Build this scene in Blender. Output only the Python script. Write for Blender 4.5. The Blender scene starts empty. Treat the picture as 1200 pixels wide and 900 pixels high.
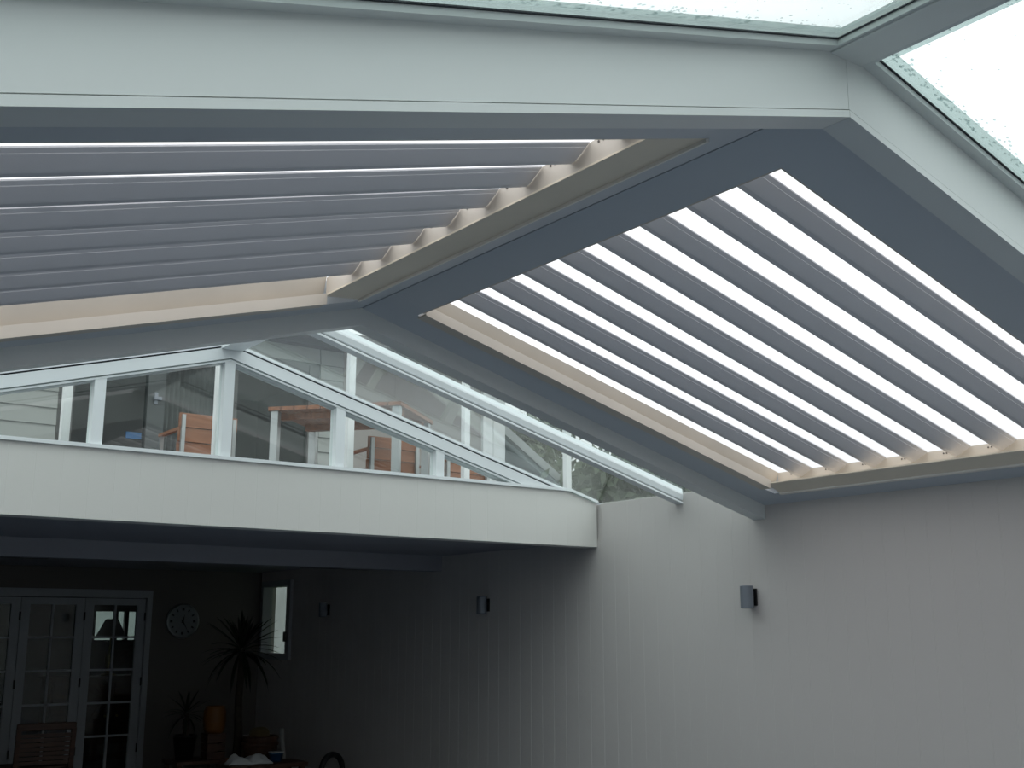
import bpy, math, random
from mathutils import Vector, Matrix
random.seed(7)
scene = bpy.context.scene
COL = scene.collection

# ------------------------------------------------------------------ camera
cam_data = bpy.data.cameras.new('camera')
cam_data.sensor_width = 36.0
cam_data.lens = 40.287
cam_data.clip_start = 0.05
cam = bpy.data.objects.new('camera', cam_data)
COL.objects.link(cam)
cam.location = (0.0, 0.0, 1.6)
cam.rotation_euler = (math.radians(90 + 12.136), 0.0, math.radians(-36.6))
scene.camera = cam

# ------------------------------------------------------------------ overcast sky (brighter overhead, dim ground below the horizon)
SKY_ZENITH = 1.75
world = bpy.data.worlds.new('overcast_sky')
scene.world = world
world.use_nodes = True
wn, wl = world.node_tree.nodes, world.node_tree.links
wn.clear()
w_out = wn.new('ShaderNodeOutputWorld')
w_bg = wn.new('ShaderNodeBackground')
w_tc = wn.new('ShaderNodeTexCoord')
w_sep = wn.new('ShaderNodeSeparateXYZ')
w_ramp = wn.new('ShaderNodeMapRange')
w_ramp.inputs['From Min'].default_value = 0.0
w_ramp.inputs['From Max'].default_value = 1.0
w_ramp.inputs['To Min'].default_value = SKY_ZENITH * 0.36
w_ramp.inputs['To Max'].default_value = SKY_ZENITH
wl.new(w_tc.outputs['Generated'], w_sep.inputs[0])
wl.new(w_sep.outputs['Z'], w_ramp.inputs['Value'])
wl.new(w_ramp.outputs[0], w_bg.inputs['Strength'])
w_bg.inputs['Color'].default_value = (0.95, 0.975, 1.0, 1)
wl.new(w_bg.outputs[0], w_out.inputs[0])

# ------------------------------------------------------------------ exposure
vs = scene.view_settings
vs.view_transform = 'Standard'
vs.look = 'None'
vs.exposure = 0.42
vs.gamma = 1.0
vs.use_curve_mapping = False
try:
    scene.cycles.max_bounces = 12
    scene.cycles.diffuse_bounces = 6
    scene.cycles.transparent_max_bounces = 24
except Exception:
    pass

# ------------------------------------------------------------------ materials (all procedural)
def srgb(r, g, b):
    f = lambda c: (c / 255 / 12.92) if c / 255 <= 0.04045 else ((c / 255 + 0.055) / 1.055) ** 2.4
    return (f(r), f(g), f(b), 1)

def paint(name, col, rough=0.5, var=0.06, scale=3.0, bump=0.0, bump_scale=60.0, stretch=(1, 1, 1), metal=0.0, spec=0.4):
    m = bpy.data.materials.new(name)
    m.use_nodes = True
    n, l = m.node_tree.nodes, m.node_tree.links
    b = n['Principled BSDF']
    b.inputs['Roughness'].default_value = rough
    b.inputs['Metallic'].default_value = metal
    b.inputs['Specular IOR Level'].default_value = spec
    tc = n.new('ShaderNodeTexCoord')
    mp = n.new('ShaderNodeMapping')
    mp.inputs['Scale'].default_value = stretch
    l.new(tc.outputs['Object'], mp.inputs[0])
    nz = n.new('ShaderNodeTexNoise')
    nz.inputs['Scale'].default_value = scale
    nz.inputs['Detail'].default_value = 5
    l.new(mp.outputs[0], nz.inputs['Vector'])
    rp = n.new('ShaderNodeValToRGB')
    c = col
    rp.color_ramp.elements[0].position = 0.3
    rp.color_ramp.elements[1].position = 0.7
    rp.color_ramp.elements[0].color = (c[0] * (1 - var), c[1] * (1 - var), c[2] * (1 - var), 1)
    rp.color_ramp.elements[1].color = (min(1, c[0] * (1 + var)), min(1, c[1] * (1 + var)), min(1, c[2] * (1 + var)), 1)
    l.new(nz.outputs['Fac'], rp.inputs[0])
    l.new(rp.outputs[0], b.inputs['Base Color'])
    if bump:
        n2 = n.new('ShaderNodeTexNoise')
        n2.inputs['Scale'].default_value = bump_scale
        l.new(mp.outputs[0], n2.inputs['Vector'])
        bp = n.new('ShaderNodeBump')
        bp.inputs['Strength'].default_value = bump
        bp.inputs['Distance'].default_value = 0.01
        l.new(n2.outputs['Fac'], bp.inputs['Height'])
        l.new(bp.outputs[0], b.inputs['Normal'])
    return m

def clear_glass(name, tint, r0=0.045, rough=0.0):
    m = bpy.data.materials.new(name)
    m.use_nodes = True
    n, l = m.node_tree.nodes, m.node_tree.links
    n.clear()
    out = n.new('ShaderNodeOutputMaterial')
    tr = n.new('ShaderNodeBsdfTransparent')
    tr.inputs[0].default_value = tint
    gl = n.new('ShaderNodeBsdfGlossy')
    gl.inputs['Roughness'].default_value = rough
    gl.inputs['Color'].default_value = (1, 1, 1, 1)
    lw = n.new('ShaderNodeLayerWeight')
    lw.inputs['Blend'].default_value = 0.5
    pw = n.new('ShaderNodeMath'); pw.operation = 'POWER'
    pw.inputs[1].default_value = 5.0
    ma = n.new('ShaderNodeMath'); ma.operation = 'MULTIPLY_ADD'
    ma.inputs[1].default_value = 1 - r0
    ma.inputs[2].default_value = r0
    mx = n.new('ShaderNodeMixShader')
    l.new(lw.outputs['Facing'], pw.inputs[0])
    l.new(pw.outputs[0], ma.inputs[0])
    l.new(ma.outputs[0], mx.inputs[0])
    l.new(tr.outputs[0], mx.inputs[1])
    l.new(gl.outputs[0], mx.inputs[2])
    l.new(mx.outputs[0], out.inputs[0])
    return m

def wood(name, c1, c2, scale=6.0):
    m = bpy.data.materials.new(name)
    m.use_nodes = True
    n, l = m.node_tree.nodes, m.node_tree.links
    b = n['Principled BSDF']
    b.inputs['Roughness'].default_value = 0.55
    tc = n.new('ShaderNodeTexCoord')
    mp = n.new('ShaderNodeMapping')
    mp.inputs['Scale'].default_value = (1.0, 9.0, 9.0)
    wv = n.new('ShaderNodeTexNoise')
    wv.inputs['Scale'].default_value = scale
    wv.inputs['Detail'].default_value = 6
    rp = n.new('ShaderNodeValToRGB')
    rp.color_ramp.elements[0].position = 0.3
    rp.color_ramp.elements[1].position = 0.75
    rp.color_ramp.elements[0].color = c1
    rp.color_ramp.elements[1].color = c2
    l.new(tc.outputs['Object'], mp.inputs[0])
    l.new(mp.outputs[0], wv.inputs['Vector'])
    l.new(wv.outputs['Fac'], rp.inputs[0])
    l.new(rp.outputs[0], b.inputs['Base Color'])
    return m

M = {}
M['wall'] = paint('painted_wall_boards', (0.575, 0.55, 0.53, 1), 0.55, 0.03, 1.5, 0.05, 40, (1, 1, 0.3))
M['fascia'] = paint('painted_fascia', (0.70, 0.685, 0.65, 1), 0.5, 0.02, 1.5, 0.03, 40)
M['beam'] = paint('painted_beam', (0.74, 0.76, 0.745, 1), 0.35, 0.02, 1.2, 0.02, 30, spec=0.5)
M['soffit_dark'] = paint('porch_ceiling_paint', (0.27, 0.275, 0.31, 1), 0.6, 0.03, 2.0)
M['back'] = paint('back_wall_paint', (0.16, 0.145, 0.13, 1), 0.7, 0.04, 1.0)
M['module'] = paint('louvre_frame_powdercoat', (0.58, 0.62, 0.66, 1), 0.32, 0.02, 1.0, spec=0.5)
M['blade'] = paint('louvre_blade_powdercoat', (0.75, 0.745, 0.77, 1), 0.4, 0.02, 1.0, spec=0.4)
M['cream'] = paint('cream_louvre_channel', (0.66, 0.60, 0.52, 1), 0.4, 0.04, 4.0)
M['gutter'] = paint('bounce_lit_cream', (0.86, 0.77, 0.63, 1), 0.45, 0.03, 4.0)  # same cream, lightened: bounce light on the gutter undersides put into the colour
M['bead'] = paint('sky_lit_bead', (0.88, 0.85, 0.79, 1), 0.4, 0.02, 4.0)  # cream whitened so the flange edge looks caught by sky light
M['paper'] = paint('pale_paper', (0.30, 0.30, 0.29, 1), 0.8, 0.05)
M['screw'] = paint('dark_screw', (0.08, 0.07, 0.06, 1), 0.5)
M['white'] = paint('white_window_frame', (0.80, 0.83, 0.84, 1), 0.3, 0.015, 2.0, spec=0.5)
M['postwhite'] = paint('white_post', (0.78, 0.79, 0.78, 1), 0.45, 0.02, 2.0)
M['gasket'] = paint('black_gasket', (0.012, 0.014, 0.022, 1), 0.6, 0.05)
M['flash'] = paint('grey_flashing', (0.42, 0.46, 0.46, 1), 0.35, 0.08, 20.0)
M['glass'] = clear_glass('window_glass', (0.91, 0.945, 0.93, 1), 0.035)
M['roofglass'] = clear_glass('roof_glass', (0.94, 0.985, 0.975, 1), 0.04)
M['doorglass'] = clear_glass('door_glass', (0.80, 0.84, 0.83, 1), 0.025)
M['drop'] = clear_glass('water_drop', (0.62, 0.68, 0.68, 1), 0.16)
M['frit'] = clear_glass('edge_seal_band', (0.66, 0.71, 0.70, 1), 0.05, 0.3)
M['floor'] = paint('blue_grey_paving', (0.14, 0.163, 0.20, 1), 0.5, 0.15, 2.0, 0.1, 30)
M['doorframe'] = paint('door_paint', (0.40, 0.42, 0.44, 1), 0.45, 0.03)
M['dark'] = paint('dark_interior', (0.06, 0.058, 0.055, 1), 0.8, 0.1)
M['board'] = paint('weatherboard_paint', (0.33, 0.345, 0.325, 1), 0.6, 0.03, 2.0)
M['sheet'] = paint('warm_grey_sheet', (0.30, 0.275, 0.255, 1), 0.7, 0.06, 1.5)
M['houseback'] = paint('house_backing', (0.12, 0.12, 0.115, 1), 0.8)
M['doorgrey'] = paint('door_grey', (0.085, 0.095, 0.095, 1), 0.5)
M['teak'] = wood('teak', (0.17, 0.062, 0.028, 1), (0.34, 0.14, 0.065, 1))
M['teakbright'] = wood('orange_teak', (0.22, 0.085, 0.04, 1), (0.34, 0.155, 0.085, 1))
M['darkwood'] = wood('dark_wood', (0.045, 0.02, 0.012, 1), (0.11, 0.05, 0.028, 1))
M['steel'] = paint('grey_steel', (0.42, 0.44, 0.44, 1), 0.35, 0.05, 5, metal=0.6)
M['sconce'] = paint('sconce_metal', (0.22, 0.245, 0.28, 1), 0.4, 0.05, 8, metal=0.3)
M['black'] = paint('black_plastic', (0.012, 0.012, 0.013, 1), 0.5)
M['leaf'] = paint('palm_leaf', (0.018, 0.03, 0.014, 1), 0.5, 0.3, 5)
M['trunk'] = paint('palm_trunk', (0.05, 0.04, 0.03, 1), 0.9, 0.3, 20, 0.5, 40)
M['terracotta'] = paint('terracotta', (0.30, 0.12, 0.04, 1), 0.7, 0.15, 10)
M['orange'] = paint('orange_ceramic', (0.20, 0.075, 0.012, 1), 0.5, 0.12, 8)
M['cloth'] = paint('white_cloth', (0.62, 0.64, 0.64, 1), 0.85, 0.06, 8)
M['blue'] = paint('blue_plastic', (0.03, 0.11, 0.24, 1), 0.4, 0.08, 6)
M['tan'] = paint('tan_canvas', (0.13, 0.092, 0.04, 1), 0.8, 0.12, 14)
M['clockface'] = paint('clock_face', (0.27, 0.29, 0.30, 1), 0.4, 0.03)
M['clockrim'] = paint('clock_rim', (0.34, 0.36, 0.37, 1), 0.3, 0.05, metal=0.5)
M['lampshade'] = paint('lamp_shade', (0.32, 0.30, 0.27, 1), 0.8, 0.05)
M['brass'] = paint('brass', (0.4, 0.3, 0.12, 1), 0.35, 0.05, metal=0.8)
M['foliage'] = paint('tree_leaves', (0.05, 0.075, 0.035, 1), 0.5, 0.35, 6)
M['foliage2'] = paint('pale_tree_leaves', (0.085, 0.11, 0.055, 1), 0.4, 0.35, 6)
M['bark'] = paint('bark', (0.08, 0.06, 0.045, 1), 0.9, 0.3, 12, 0.5, 30)
M['grass'] = paint('lawn', (0.05, 0.085, 0.03, 1), 0.9, 0.3, 6)
M['garden'] = paint('garden_wall', (0.36, 0.38, 0.38, 1), 0.8, 0.1, 3)
M['rooftin'] = paint('grey_roofing', (0.16, 0.15, 0.15, 1), 0.6, 0.08, 4)

# ------------------------------------------------------------------ mesh helpers
class MB:
    def __init__(s):
        s.v = []; s.f = []
    def add(s, vs, fs):
        o = len(s.v)
        s.v += [tuple(p) for p in vs]
        s.f += [tuple(i + o for i in f) for f in fs]
        return s
    def hexa(s, p):     # 8 points: bottom loop 0-3 counterclockwise from above, top loop 4-7
        return s.add(p, [(3, 2, 1, 0), (4, 5, 6, 7), (0, 1, 5, 4), (1, 2, 6, 5), (2, 3, 7, 6), (3, 0, 4, 7)])
    def box(s, x0, x1, y0, y1, z0, z1):
        return s.hexa([(x0, y0, z0), (x1, y0, z0), (x1, y1, z0), (x0, y1, z0),
                       (x0, y0, z1), (x1, y0, z1), (x1, y1, z1), (x0, y1, z1)])
    def prism(s, loop_a, loop_b):
        n = len(loop_a)
        fs = [tuple(range(n - 1, -1, -1)), tuple(range(n, 2 * n))]
        for i in range(n):
            j = (i + 1) % n
            fs.append((i, j, n + j, n + i))
        return s.add(list(loop_a) + list(loop_b), fs)
    def lathe(s, prof, cx=0, cy=0, cz=0, n=16, axis='z'):
        vs = []
        for r, h in prof:
            for k in range(n):
                a = 2 * math.pi * k / n
                if axis == 'z': vs.append((cx + r * math.cos(a), cy + r * math.sin(a), cz + h))
                elif axis == 'y': vs.append((cx + r * math.cos(a), cy + h, cz + r * math.sin(a)))
                else: vs.append((cx + h, cy + r * math.cos(a), cz + r * math.sin(a)))
        fs = []
        for i in range(len(prof) - 1):
            for k in range(n):
                j = (k + 1) % n
                fs.append((i * n + k, i * n + j, (i + 1) * n + j, (i + 1) * n + k))
        fs.append(tuple(range(n - 1, -1, -1)))
        fs.append(tuple((len(prof) - 1) * n + k for k in range(n)))
        return s.add(vs, fs)
    def tube(s, pts, radii, n=8):
        vs = []; fs = []
        up = Vector((0.13, 0.21, 1)).normalized()
        P = [Vector(p) for p in pts]
        if not hasattr(radii, '__len__'): radii = [radii] * len(P)
        for i, p in enumerate(P):
            d = (P[min(i + 1, len(P) - 1)] - P[max(i - 1, 0)]).normalized()
            a = d.cross(up)
            if a.length < 1e-3: a = d.cross(Vector((1, 0, 0)))
            a.normalize(); b = d.cross(a)
            for k in range(n):
                t = 2 * math.pi * k / n
                vs.append(p + a * math.cos(t) * radii[i] + b * math.sin(t) * radii[i])
        for i in range(len(P) - 1):
            for k in range(n):
                j = (k + 1) % n
                fs.append((i * n + k, i * n + j, (i + 1) * n + j, (i + 1) * n + k))
        fs.append(tuple(range(n - 1, -1, -1)))
        fs.append(tuple((len(P) - 1) * n + k for k in range(n)))
        return s.add(vs, fs)
    def mesh(s, name, mat, smooth=False):
        me = bpy.data.meshes.new(name)
        me.from_pydata(s.v, [], s.f)
        me.materials.append(mat)
        import bmesh
        bm = bmesh.new(); bm.from_mesh(me)
        bmesh.ops.recalc_face_normals(bm, faces=bm.faces)
        bm.to_mesh(me); bm.free()
        if smooth:
            for p in me.polygons: p.use_smooth = True
        me.update()
        return me
    def build(s, name, mat, parent=None, smooth=False, bevel=0.0):
        o = bpy.data.objects.new(name, s.mesh(name, mat, smooth))
        COL.objects.link(o)
        if parent: o.parent = parent
        if bevel:
            md = o.modifiers.new('edge', 'BEVEL'); md.width = bevel; md.segments = 2; md.limit_method = 'ANGLE'
        return o

def place(name, mesh, parent=None, loc=(0, 0, 0), rot=(0, 0, 0), scale=(1, 1, 1)):
    o = bpy.data.objects.new(name, mesh)
    COL.objects.link(o)
    o.location = loc; o.rotation_euler = rot; o.scale = scale
    if parent: o.parent = parent
    return o

def tag(o, label, cat=None, group=None, kind=None):
    o['label'] = label
    if cat: o['category'] = cat
    if group: o['group'] = group
    if kind: o['kind'] = kind
    return o

def empty(name, loc=(0, 0, 0), rz=0.0):
    o = bpy.data.objects.new(name, None)
    o.empty_display_size = 0.2
    COL.objects.link(o)
    o.location = loc; o.rotation_euler = (0, 0, rz)
    return o

def struct(name, label):
    o = empty(name); o['kind'] = 'structure'; o['label'] = label
    return o

# roof geometry: ridge line X = XR, both slopes fall by SL per metre; p is the height a slope plane has at the ridge
XR, SL, W = 2.809, 0.2726, 5.876
HALF = W - XR
ROOF, MOD, RB, TOPP = 3.40, 3.247, 3.156, 3.373
def sp(side, s, y, p): return (XR + side * s, y, p - SL * s)
def sbox(mb, side, s0, s1, y0, y1, p0, p1):
    q = [sp(side, s0, y0, p0), sp(side, s1, y0, p0), sp(side, s1, y1, p0), sp(side, s0, y1, p0),
         sp(side, s0, y0, p1), sp(side, s1, y0, p1), sp(side, s1, y1, p1), sp(side, s0, y1, p1)]
    return mb.hexa(q)
def sprism(mb, side, s0, s1, prof):      # prof: list of (y, p)
    return mb.prism([sp(side, s0, y, p) for y, p in prof], [sp(side, s1, y, p) for y, p in prof])

YF = 6.8          # face of the balcony fascia
YB = 12.93        # back wall of the porch
YREAR = -4.2
XLEFT = -3.2

# ================================================================== setting
fl = struct('floor', 'blue grey paved patio floor')
MB().box(XLEFT, W, YREAR, YB, -0.1, 0.0).build('paving', M['floor'], fl)

# right wall: vertical boards over a backing, small window near the far corner
wr = struct('wall_right', 'long painted right wall of narrow vertical boards')
WY0, WY1, WZ0, WZ1 = 12.10, 12.88, 1.275, 2.165
bk = MB()
bk.box(W + 0.012, W + 0.17, YREAR, YF + 0.15, 0, 2.56)
bk.box(W + 0.012, W + 0.17, YF + 0.15, WY0, 0, 2.30)
bk.box(W + 0.012, W + 0.17, WY0, WY1, 0, WZ0)
bk.box(W + 0.012, W + 0.17, WY0, WY1, WZ1, 2.30)
bk.box(W + 0.012, W + 0.17, WY1, YB + 0.2, 0, 2.30)
bk.build('backing', M['wall'], wr)
PW = 0.15
def plank_mesh(h):
    c = 0.0045
    mb = MB()
    # board with chamfered long edges, face towards -X, local y from 0 to PW
    prof = [(0.012, 0.0), (0.012, PW), (0.0016, PW), (0.0, PW - c), (0.0, c), (0.0016, 0.0)]
    mb.prism([(x, y, 0) for x, y in prof], [(x, y, h) for x, y in prof])
    return mb.mesh('plank', M['wall'])
pk_hi, pk_lo, pk_wb, pk_wt = plank_mesh(2.565), plank_mesh(2.29), plank_mesh(WZ0), plank_mesh(2.29 - WZ1)
y = YREAR
while y < YB - 0.01:
    yy = y + PW
    if y > WY0 - PW and y < WY1:
        place('plank', pk_wb, wr, (W, y, 0)); place('plank', pk_wt, wr, (W, y, WZ1))
    else:
        place('plank', pk_hi if yy < YF + 0.1 else pk_lo, wr, (W, y, 0))
    y = yy

# back wall of the porch with the folding door opening
DX0, DX1, DZ = 1.75, 4.565, 2.039
wb = struct('wall_back', 'dim brownish back wall under the balcony')
b = MB()
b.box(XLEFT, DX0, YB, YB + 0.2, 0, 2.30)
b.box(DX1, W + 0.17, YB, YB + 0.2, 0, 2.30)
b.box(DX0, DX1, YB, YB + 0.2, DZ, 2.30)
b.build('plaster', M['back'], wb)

wl_ = struct('wall_left', 'painted left wall behind the camera side')
MB().box(XLEFT - 0.15, XLEFT, YREAR, YB, 0, 2.5).build('plaster', M['wall'], wl_)
wq = struct('wall_rear', 'painted gable wall behind the viewer')
ra = [(XLEFT, 0), (W, 0), (W, 2.56), (XR, ROOF), (XR - HALF, 2.56), (XLEFT, 2.5)]
MB().prism([(x, YREAR - 0.15, z) for x, z in ra], [(x, YREAR, z) for x, z in ra]).build('plaster', M['wall'], wq)

# porch ceiling, inner beam
ce = struct('ceiling', 'dark flat porch ceiling below the balcony')
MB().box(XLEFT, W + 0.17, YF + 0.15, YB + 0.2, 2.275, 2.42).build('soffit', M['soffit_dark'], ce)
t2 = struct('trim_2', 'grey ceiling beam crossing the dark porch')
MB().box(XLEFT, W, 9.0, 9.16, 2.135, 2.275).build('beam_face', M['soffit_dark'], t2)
c2 = struct('ceiling_side', 'low flat ceiling beside the pitched roof')
MB().box(XLEFT, XR - HALF - 0.14, YREAR, YF + 0.15, 2.45, 2.55).build('soffit', M['wall'], c2)
t3 = struct('trim_3', 'left eave beam carrying the pitched roof')
MB().box(XR - HALF - 0.14, XR - HALF, YREAR, YF + 0.15, 2.3, 2.57).build('beam', M['beam'], t3)

# balcony fascia: vertical boards, top clipped by the roof slope at the right end
fa = struct('trim_1', 'broad pale balcony fascia spanning the porch opening')
FZ0, FZ1 = 2.231, 2.646
ftop = lambda x: min(FZ1, 3.405 - SL * abs(x - XR))
MB().prism([(XLEFT, YF + 0.012, FZ0), (W, YF + 0.012, FZ0), (W, YF + 0.012, ftop(W) - .004), (5.595, YF + 0.012, FZ1 - .004), (XLEFT, YF + 0.012, FZ1 - .004)],
           [(XLEFT, YF + 0.15, FZ0), (W, YF + 0.15, FZ0), (W, YF + 0.15, ftop(W) - .004), (5.595, YF + 0.15, FZ1 - .004), (XLEFT, YF + 0.15, FZ1 - .004)]).build('backing', M['fascia'], fa)
def fboard(x0, x1):
    g = 0.0; c = 0.004
    a = [(x0 + g, 0.012), (x1 - g, 0.012), (x1 - g, 0.0007), (x1 - g - c, 0.0), (x0 + g + c, 0.0), (x0 + g, 0.0007)]
    return MB().prism([(x, YF + d, FZ0) for x, d in a], [(x, YF + d, ftop(x)) for x, d in a])
x = W
shared = None
while x > XLEFT + 0.02:
    x0 = max(XLEFT, x - PW)
    if ftop(x) < FZ1 - 1e-6 or x0 < x - PW + 1e-6 and x0 == XLEFT:
        fboard(x0, x).build('plank', M['fascia'], fa)
    else:
        if shared is None:
            mb = fboard(x0, x)
            mb.v = [(vx - x0, vy, vz) for vx, vy, vz in mb.v]
            shared = mb.mesh('plank', M['fascia'])
        place('plank', shared, fa, (x0, 0, 0))
    x -= PW
# thin white sill cap along the fascia and down the cut end
sl = MB()
sl.box(XLEFT, 5.595, YF - 0.022, YF + 0.14, FZ1, FZ1 + 0.022)
sl.prism([(5.595, YF - .022, FZ1), (W, YF - .022, ftop(W)), (W, YF - .022, ftop(W) + .02), (5.595, YF - .022, FZ1 + .022)],
         [(5.595, YF + .14, FZ1), (W, YF + .14, ftop(W)), (W, YF + .14, ftop(W) + .02), (5.595, YF + .14, FZ1 + .022)])
sl.build('sill_cap', M['white'], fa)

# ================================================================== gable rafters (deep painted beams)
def gable_beam(name, label, y0, y1, mat, face_strip):
    r = empty(name, (XR, y0, 0))
    tag(r, label, 'roof beam', 'gable roof beams')
    inv = Matrix.Translation((-XR, -y0, 0))
    for side in (-1, 1):
        mb = MB()
        e = HALF
        if face_strip:
            sbox(mb, side, 0.001, e, y0, y1, RB + 0.027, ROOF - 0.01)
        else:
            sbox(mb, side, 0.0, e, y0, y1, RB, ROOF - 0.03)
        o = mb.build('beam_arm', mat, r); o.data.transform(inv)
        if face_strip:
            mb = MB(); sbox(mb, side, 0.001, e, y0 - 0.002, y1, RB, RB + 0.0235)
            o = mb.build('edge_strip', mat, r); o.data.transform(inv)
            mb = MB(); sbox(mb, side, 0.0, e, y0 + 0.006, y1 - 0.004, RB + 0.005, RB + 0.05)
            o = mb.build('joint_backing', M['gasket'], r); o.data.transform(inv)
    return r
gable_beam('gable_beam', 'deep pale gable beam nearest the viewer, below the clear roof glass', 2.026, 2.13, M['beam'], True)
gable_beam('gable_beam', 'farther grey gable beam between the louvres and the far roof glass', 5.10, 5.205, M['beam'], False)

# ================================================================== louvre roof panels
OY0, OY1 = 2.470, 4.83          # opening along the ridge direction
PITCH = 0.2698
BL = [(0.0, 0.002), (0.001, -0.003), (0.019, -0.0118), (0.0195, -0.0136), (0.074, -0.0415), (0.082, -0.0450), (0.105, -0.0480), (0.110, -0.0450),
      (0.110, 0.004), (0.1065, 0.004), (0.1065, -0.0410), (0.082, -0.0385), (0.074, -0.0355), (0.012, -0.003), (0.006, 0.002)]  # unseen upright fin on the far edge, added to cut light through the louvres
def louvre(side, label):
    r = empty('louvre_panel', (XR, 3.6, 0))
    tag(r, label, 'louvre roof', 'louvred roof panels')
    inv = Matrix.Translation((-XR, -3.6, 0))
    def part(n, mb, mat, smooth=False, parent=None):
        o = mb.build(n, mat, parent or r, smooth); o.data.transform(inv); return o
    def yprism(prof):                       # prof: (s, p) swept along the opening
        return MB().prism([sp(side, a, OY0, p) for a, p in prof], [sp(side, a, OY1, p) for a, p in prof])
    a0 = 0.166 if side < 0 else 0.205       # inner edge of ridge member
    aw = 0.338 if side < 0 else 0.205       # face of the liner on the ridge side
    e0 = 2.901                              # inner edge of eave member
    part('ridge_member', sbox(MB(), side, 0.004, a0, 2.13, 5.10, MOD, TOPP + 0.01), M['module'])
    part('eave_member', sbox(MB(), side, e0, HALF, 2.13, 5.10, MOD, TOPP - 0.004), M['module'])
    part('end_member', sbox(MB(), side, a0, e0, 2.13, OY0, MOD, TOPP - 0.004), M['module'])
    part('end_member', sbox(MB(), side, a0, e0, OY1 + .045, 5.10, MOD, TOPP - 0.004), M['module'])
    # cream liner: webs against the members, shallow gutter plates below the blade ends
    wt = 0.008
    top = .022 if side < 0 else 0.0
    part('end_web', sbox(MB(), side, aw, aw + wt, OY0, OY1, MOD + (.034 if side < 0 else .001), TOPP), M['cream'])
    part('end_web', sbox(MB(), side, e0 - wt, e0, OY0, OY1, MOD + .001, TOPP), M['cream'])
    part('side_web', sbox(MB(), side, aw + wt, e0 - wt, OY0, OY0 + wt, MOD + .001, TOPP), M['cream'])
    part('side_web', sprism(MB(), side, aw + wt, e0 - wt, [(OY1 - .006, TOPP + top), (OY1 + .002, TOPP + top), (OY1 + .044, MOD + .03), (OY1 + .036, MOD + .03)]), M['cream'])
    if side < 0:
        part('gutter', yprism([(.168, MOD - .001), (.352, MOD + .034), (.352, MOD + .042), (.168, MOD + .008)]), M['gutter'])
        part('gutter_bead', yprism([(.156, MOD - .013), (.172, MOD - .013), (.172, MOD + .001), (.156, MOD + .001)]), M['bead'])
    part('gutter', yprism([(2.905, MOD - .001), (2.790, MOD + .020), (2.790, MOD + .028), (2.905, MOD + .008)]), M['gutter'])
    part('gutter_bead', yprism([(2.915, MOD - .009), (2.898, MOD - .009), (2.898, MOD + .001), (2.915, MOD + .001)]), M['bead'])
    lo = .352 if side < 0 else a0 + wt
    if side < 0: part('liner_top', sbox(MB(), side, a0, aw, OY0, OY1, TOPP - .008, TOPP - .002), M['cream'])
    part('gutter', sprism(MB(), side, lo, 2.79, [(OY1 - .024, MOD - .012), (OY1 + .055, MOD - .012), (OY1 + .055, MOD - .004), (OY1 - .018, MOD - .004), (OY1 - .018, MOD + .042), (OY1 - .024, MOD + .042)]), M['cream'])
    # blades and pivot screws on the webs
    b0, b1 = aw + wt + 0.004, e0 - wt - 0.004
    mb = sprism(MB(), side, b0, b1, BL)
    mb.v = [(vx - XR, vy, vz) for vx, vy, vz in mb.v]
    bm_ = mb.mesh('slat', M['blade'])
    sm = MB().lathe([(0.0045, -0.003), (0.0045, 0.003)], 0, 0, 0, 8, 'x').mesh('screw', M['screw'])
    for k in range(1 if side > 0 else 2, 10):
        yk = 4.822 - PITCH * k if side > 0 else 4.742 - PITCH * (k - 1)
        place('slat', bm_, r, (0, yk - 3.6, TOPP))
        for dy in ((.150, .170) if side > 0 else (-.045, -.070)):
            q = sp(side, aw + wt if side < 0 else e0 - wt, yk + dy, TOPP - (.02 if side > 0 else .014))
            place('screw', sm, r, (q[0] - XR, q[1] - 3.6, q[2]))
    return r
louvre(-1, 'left louvred roof slope with almost closed grey slats')
louvre(1, 'right louvred roof slope with bright sky between its slats')

# ================================================================== glazed gable above the fascia
w1 = struct('window_1', 'white framed triangular gable glazing on top of the fascia')
ZS = FZ1 + 0.022
def raked(side, y0, y1, p0, p1):       # member following the slope, cut off by the sill
    sa, sb_ = (p0 - ZS) / SL, (p1 - ZS) / SL
    pr = [(0, p0), (sa, ZS), (sb_, ZS), (0, p1)]
    return MB().prism([(XR + side * a, y0, z) for a, z in pr], [(XR + side * a, y1, z) for a, z in pr])
for side in (-1, 1):
    raked(side, YF - 0.01, YF + 0.10, 3.302, 3.378).build('head_rail', M['white'], w1)
    raked(side, YF + 0.006, YF + 0.09, 3.276, 3.302).build('head_bead', M['flash'], w1)
    raked(side, YF - 0.002, YF + 0.09, 3.282, 3.294).build('head_bead', M['white'], w1)
bead = lambda x: 3.276 - SL * abs(x - XR)
MP = 0.8028
xe = (3.276 - ZS) / SL          # distance from the ridge where the head meets the sill
for k in range(-2, 3):
    cx = XR + k * MP
    if k <= -3: continue
    a, bb = cx - 0.0335, cx + 0.0335
    pr = [(a, ZS), (bb, ZS), (bb, bead(bb) + .01), (cx, bead(cx) + .01), (a, bead(a) + .01)]
    MB().prism([(x, YF + 0.0, z) for x, z in pr], [(x, YF + 0.085, z) for x, z in pr]).build('mullion', M['white'], w1)
edges = [-xe, -2 * MP, -MP, 0, MP, 2 * MP, xe]
for i in range(6):
    a = edges[i] + (0.0335 if i > 0 else 0.01); bb = edges[i + 1] - (0.0335 if i < 5 else 0.01)
    pr = [(XR + a, ZS), (XR + bb, ZS), (XR + bb, max(ZS + .002, bead(XR + bb))), (XR + a, max(ZS + .002, bead(XR + a)))]
    MB().prism([(x, YF + 0.045, z) for x, z in pr], [(x, YF + 0.051, z) for x, z in pr]).build('pane', M['glass'], w1)

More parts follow.
